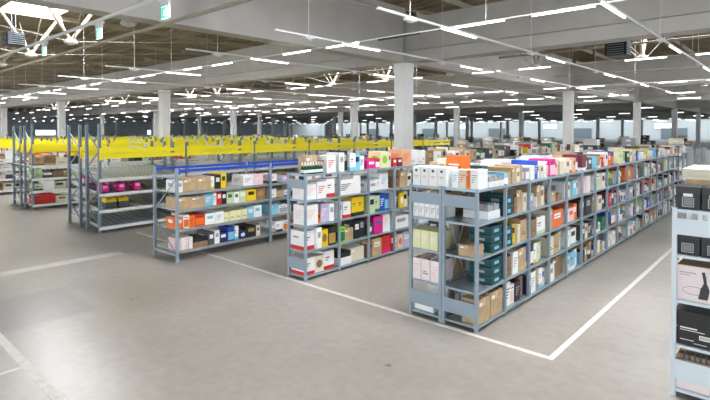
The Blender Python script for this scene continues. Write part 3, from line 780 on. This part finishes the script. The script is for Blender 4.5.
# ------------------------------------------------------------------ bottles
def bottle_meshes():
    g = mat('bottle_glass', (.01, .09, .035), .08, 0)
    b = MB(); b.lathe([(.030, 0), (.032, .01), (.032, .11), (.026, .14), (.012, .165), (.012, .19)], g, 12)
    l = MB(); l.lathe([(.0327, .03), (.0327, .09)], pm('white'), 12)
    c = MB(); c.lathe([(.015, .175), (.016, .235), (.010, .24)], pm('white'), 10)
    return b.mesh('bottle'), l.mesh('label'), c.mesh('cap')
bm_ = bottle_meshes()
n = 0
for i in range(7):
    for j in range(2):
        o = link('bottle', bm_[0], None, (R2X - .08 - j*.085, Y0 + .09 + i*.075, ZS[4] + .001))
        tag(o, f'dark green bottle with white cap, {ORD[i]} in the {["aisle-side", "rear"][j]} line on the middle row', 'bottle', 'green bottles on the middle row')
        link('bottle_label', bm_[1], o); link('cap', bm_[2], o); n += 1

# ------------------------------------------------------------------ right-hand row contents
def archive_box(x, y, z, lab, w=.225, dp=.34, h=.255):
    r = empty('archive_box', (x, y, z)); tag(r, lab, 'box', 'black archive boxes')
    b = MB(); b.box(-w/2, w/2, -dp/2, dp/2, 0, h*.86, DARK); b.build('body', r, bev=.004)
    b = MB(); b.box(-w/2-.004, w/2+.004, -dp/2-.004, dp/2+.004, h*.72, h, mat('archive_lid', (.03, .032, .036), .5)); b.build('lid', r, bev=.004)
    b = MB(); a = .055; e = -dp/2 - .003
    W = pm('white')
    b.box(-a, a, e, e+.003, .03, .034, W); b.box(-a, a, e, e+.003, .126, .13, W); b.box(-a, -a+.004, e, e+.003, .03, .13, W); b.box(a-.004, a, e, e+.003, .03, .13, W)
    b.box(-a+.012, a-.012, e, e+.003, .042, .118, mat('label_grey', (.22, .24, .27), .5)); b.build('label_holder', r)['label'] = 'square label in a white outline'
    return r
e0 = 6.56 + .03
for i, x in enumerate((-.95, -.71)):
    q = archive_box(x, e0 + .2, ZS[4]+.001, ['left', 'right'][i] + ' of the two black archive boxes on top of the cropped shelf')
    b = MB(); b.box(-.045, .045, -.18, -.173, .145, .18, pm('white')); b.build('sticker', q)['label'] = 'white sticker'
    archive_box(x, e0 + .2, ZS[3]+.001, ['left', 'right'][i] + ' of the two black archive boxes under the end panel')
# cream boards lying behind on top
b = MB(); draw_box(b, .5, .8, .30, 'tan', 'brown', 'plain')
tag(b.build('cardboard_box', None, (-.78, 7.50, ZS[4]+.001), bev=.003), 'long cardboard box under the flat cream boards on the cropped shelf', 'box', 'boxes in the right-hand row')
for i in range(3):
    b = MB(); b.box(-.28, .28, 0, .9, 0, .04, pm('cream'))
    tag(b.build('cardboard_sheet', None, (-.80, 7.08, ZS[4]+.303+.042*i), bev=.003), f'cream board, {["lowest", "middle one", "topmost"][i]} of the flat stack behind the archive boxes', 'board', 'flat cream boards')
for i, (c_, h_) in enumerate((('tan', .22), ('brown', .18), ('white', .12))):
    pass
def big_carton(x, y, z, w, dp, h, col, lab):
    b = MB(); b.box(-w/2, w/2, -dp/2, dp/2, 0, h, pm(col)); o = b.build('product_box', None, (x, y, z+.001), bev=.004)
    tag(o, lab, 'box', 'large cartons in the right-hand row'); return o
# appliance carton with bottle-shaped picture
o = big_carton(-.82, e0+.22, ZS[2], .5, .4, .39, 'pinkish white', 'pinkish white carton with a black appliance picture, cropped right shelf')
b = MB(); e = -.2035
for k in range(14):      # silhouette of the pictured appliance
    t = k/13; z0 = .04 + t*.28
    wdt = .085 if t < .35 else (.085 - (t-.35)*.22 if t < .62 else .030)
    cx_ = .02 + .02*math.sin(t*3)
    b.box(cx_-wdt/2, cx_+wdt/2, e, e+.004, z0, z0+.0225, INK)
b.build('picture', o)['label'] = 'black appliance picture'
b = MB()
for k in range(24):      # thin drawn loop
    a0 = 2*math.pi*k/24; a1 = 2*math.pi*(k+1)/24
    b.bar((-.06+.11*math.cos(a0), e+.002, .12+.045*math.sin(a0)), (-.06+.11*math.cos(a1), e+.002, .12+.045*math.sin(a1)), .003, INK, .003)
b.box(-.2, -.05, e, e+.003, .31, .322, mat('soft_grey', (.4, .4, .42), .6)); b.box(-.2, -.1, e, e+.003, .285, .293, mat('soft_grey', (.4, .4, .42), .6))
b.build('printed_line', o)
b = MB(); b.box(-.22, .22, -.17, .17, .39, .394, pm('brown')); b.bar((-.23, 0, .39), (-.20, 0, .42), .36, pm('tan'), .004); b.build('flap', o)
# black carton with white print
o = big_carton(-.88, e0+.22, ZS[1], .40, .4, .355, 'black', 'black carton with white printed lines and barcode sticker, cropped right shelf')
b = MB(); W = pm('white')
for (a0, a1, z0, t) in ((-.13, .03, .190, .014), (-.13, .10, .168, .007), (-.13, .0, .06, .007), (-.18, -.16, .19, .02), (-.18, -.165, .08, .02), (.0, .12, .035, .006)):
    b.box(a0, a1, e, e+.003, z0, z0+t, W)
b.build('printed_line', o)
b = MB(); b.box(.05, .16, e, e+.003, .09, .14, W)
for k in range(9): b.box(.06+k*.01, .064+k*.01, e-.001, e, .10, .13, INK)
b.build('sticker', o)['label'] = 'white barcode sticker'
b = MB(); b.box(-.2, .2, -.2, -.196, .355, .38, pm('black')); b.build('flap', o)
o = big_carton(-.585, e0+.22, ZS[1], .17, .4, .355, 'black', 'black carton at the very edge beside the printed black carton')
b = MB(); b.box(-.06, .05, e, e+.003, .2, .21, W); b.box(-.06, .03, e, e+.003, .17, .176, W); b.build('printed_line', o)
# bottom shelf
for i, (x, w) in enumerate(((-.90, .34), (-.62, .2))):
    o = big_carton(x, e0+.22, ZS[0], w, .38, .33, 'pinkish white', ['left', 'right'][i] + ' of two pinkish white cartons behind the bottom end panel')
    b = MB(); b.box(-w/2+.01, w/2-.01, -.18, .18, .33, .334, pm('brown')); b.build('flap', o)
jar = MB(); jar.lathe([(.018, 0), (.022, .004), (.022, .05), (.018, .056)], mat('jar_glass', (.30, .24, .2), .2), 12)
lid_ = MB(); lid_.lathe([(.023, .052), (.023, .075), (.02, .078)], DARK, 12)
jm, lm = jar.mesh('jar'), lid_.mesh('lid')
shelf_lip = ZS[1]
for i in range(9):
    x = -1.0 + i*.052
    o = link('jar', jm, None, (x, e0+.07, ZS[0]+.336)); tag(o, f'small jar with dark lid on the pinkish carton, {ORD[i]} from the left', 'jar', 'jars on the bottom-shelf cartons'); link('lid', lm, o)
for k in range(2):
    for lv in (4,):
        it = rnd_fill(BAY-.2, .1, .2, .3, ['tan', 'brown', 'cream', 'white'])

# ------------------------------------------------------------------ far goods: cages, pallets of cartons
def cage_mesh():
    b = MB(); w, d, h = .8, .7, 1.75
    for x in (-w/2, w/2):
        for y in (-d/2, d/2):
            b.bar((x, y, .15), (x, y, h), .035, GALV); 
    for x in (-w/2, w/2):
        for k in range(7): b.bar((x, -d/2, .3+k*.22), (x, d/2, .3+k*.22), .015, GALV)
        for k in range(5): b.bar((x, -d/2+.12*k+.1, .2), (x, -d/2+.12*k+.1, h), .012, GALV)
    for k in range(7): b.bar((-w/2, d/2, .3+k*.22), (w/2, d/2, .3+k*.22), .015, GALV)
    base = MB(); base.box(-w/2, w/2, -d/2, d/2, .14, .19, RACK)
    wh = MB(); wh.lathe([(.06, -.02), (.06, .02)], DARK, 12, Matrix.Rotation(rad(90), 4, 'X') @ Matrix.Translation((0, .06, 0))); 
    return b.mesh('cage'), base.mesh('base'), wh.mesh('wheel')
cg = cage_mesh()
def cage(x, y, lab):
    r = empty('roll_cage', (x, y, 0), R.uniform(-.1, .1)); tag(r, lab, 'trolley', 'roll cages parked beyond the rows')
    link('cage_wall', cg[0], r); link('base', cg[1], r)
    for sx in (-.33, .33):
        for sy in (-.28, .28): link('wheel', cg[2], r, (sx, sy, 0))
n = 0
for j in range(3):
    for i in range(8):
        cage(-9.6 + i*.95, 38 + j*3.0, f'grey wire roll cage, {ORD[i]} from the left in the {["near", "middle", "far"][j]} parked line'); n += 1
# pallets with cartons beyond the rows
pal = MB()
for k in range(5): pal.box(-.6, .6, -.4+k*.175, -.3+k*.175, .12, .14, pm('tan'))
for x in (-.55, 0, .5): pal.box(x, x+.08, -.4, .4, 0, .12, pm('tan'))
pme = pal.mesh('pallet')
cartm = {}
for c_ in ('tan', 'white', 'dark grey', 'cream', 'grey'):
    b = MB(); b.box(-.58, .58, -.39, .39, 0, .5, pm(c_)); b.box(-.585, .585, -.02, .02, .3, .503, TAPE); b.box(-.2, .2, -.393, -.39, .15, .35, pm('white'))
    cartm[c_] = b.mesh('stacked_carton')
far = [(x, y) for y in (30, 34.5, 47, 58, 72, 90) for x in range(-78, -3, 4)]
i = 0; lines = {}
for (x, y) in far:
    x += R.uniform(-.8, .8); d, px = view(x, y, 0)
    if not (-10 < px < 715) or (x > -11 and y > 33 and y < 50) or R.random() < .15: continue
    if y < 36 and x < -46: continue
    key = y; lines[key] = lines.get(key, 0) + 1; j = lines[key]
    ln = ORD[[30, 34.5, 47, 58, 72, 90].index(y)]
    tag(link('pallet', pme, None, (x, y, 0)), f'wooden pallet, {ORD[j-1]} from the left in the {ln} distant line', 'pallet', 'distant pallets')
    for q in range(R.randint(3, 4)):
        c_ = R.choice(list(cartm))
        tag(link('stacked_carton', cartm[c_], None, (x+R.uniform(-.03, .03), y, .141+q*.505)), f'{c_} carton, {ORD[q]} up on the {ORD[j-1]} pallet, {ln} distant line', 'carton', 'cartons on distant pallets')

# ------------------------------------------------------------------ light and view
w = bpy.data.worlds.new('world'); S.world = w; w.use_nodes = True
bg = w.node_tree.nodes['Background']; bg.inputs['Color'].default_value = (.86, .93, 1, 1); bg.inputs['Strength'].default_value = 1.45
S.view_settings.view_transform = 'Standard'; S.view_settings.look = 'None'; S.view_settings.gamma = 1
S.view_settings.use_curve_mapping = False
S.view_settings.exposure = 1.35
S.cycles.use_denoising = True
S.cycles.max_bounces = 6; S.cycles.diffuse_bounces = 4
S.cycles.sample_clamp_indirect = 6
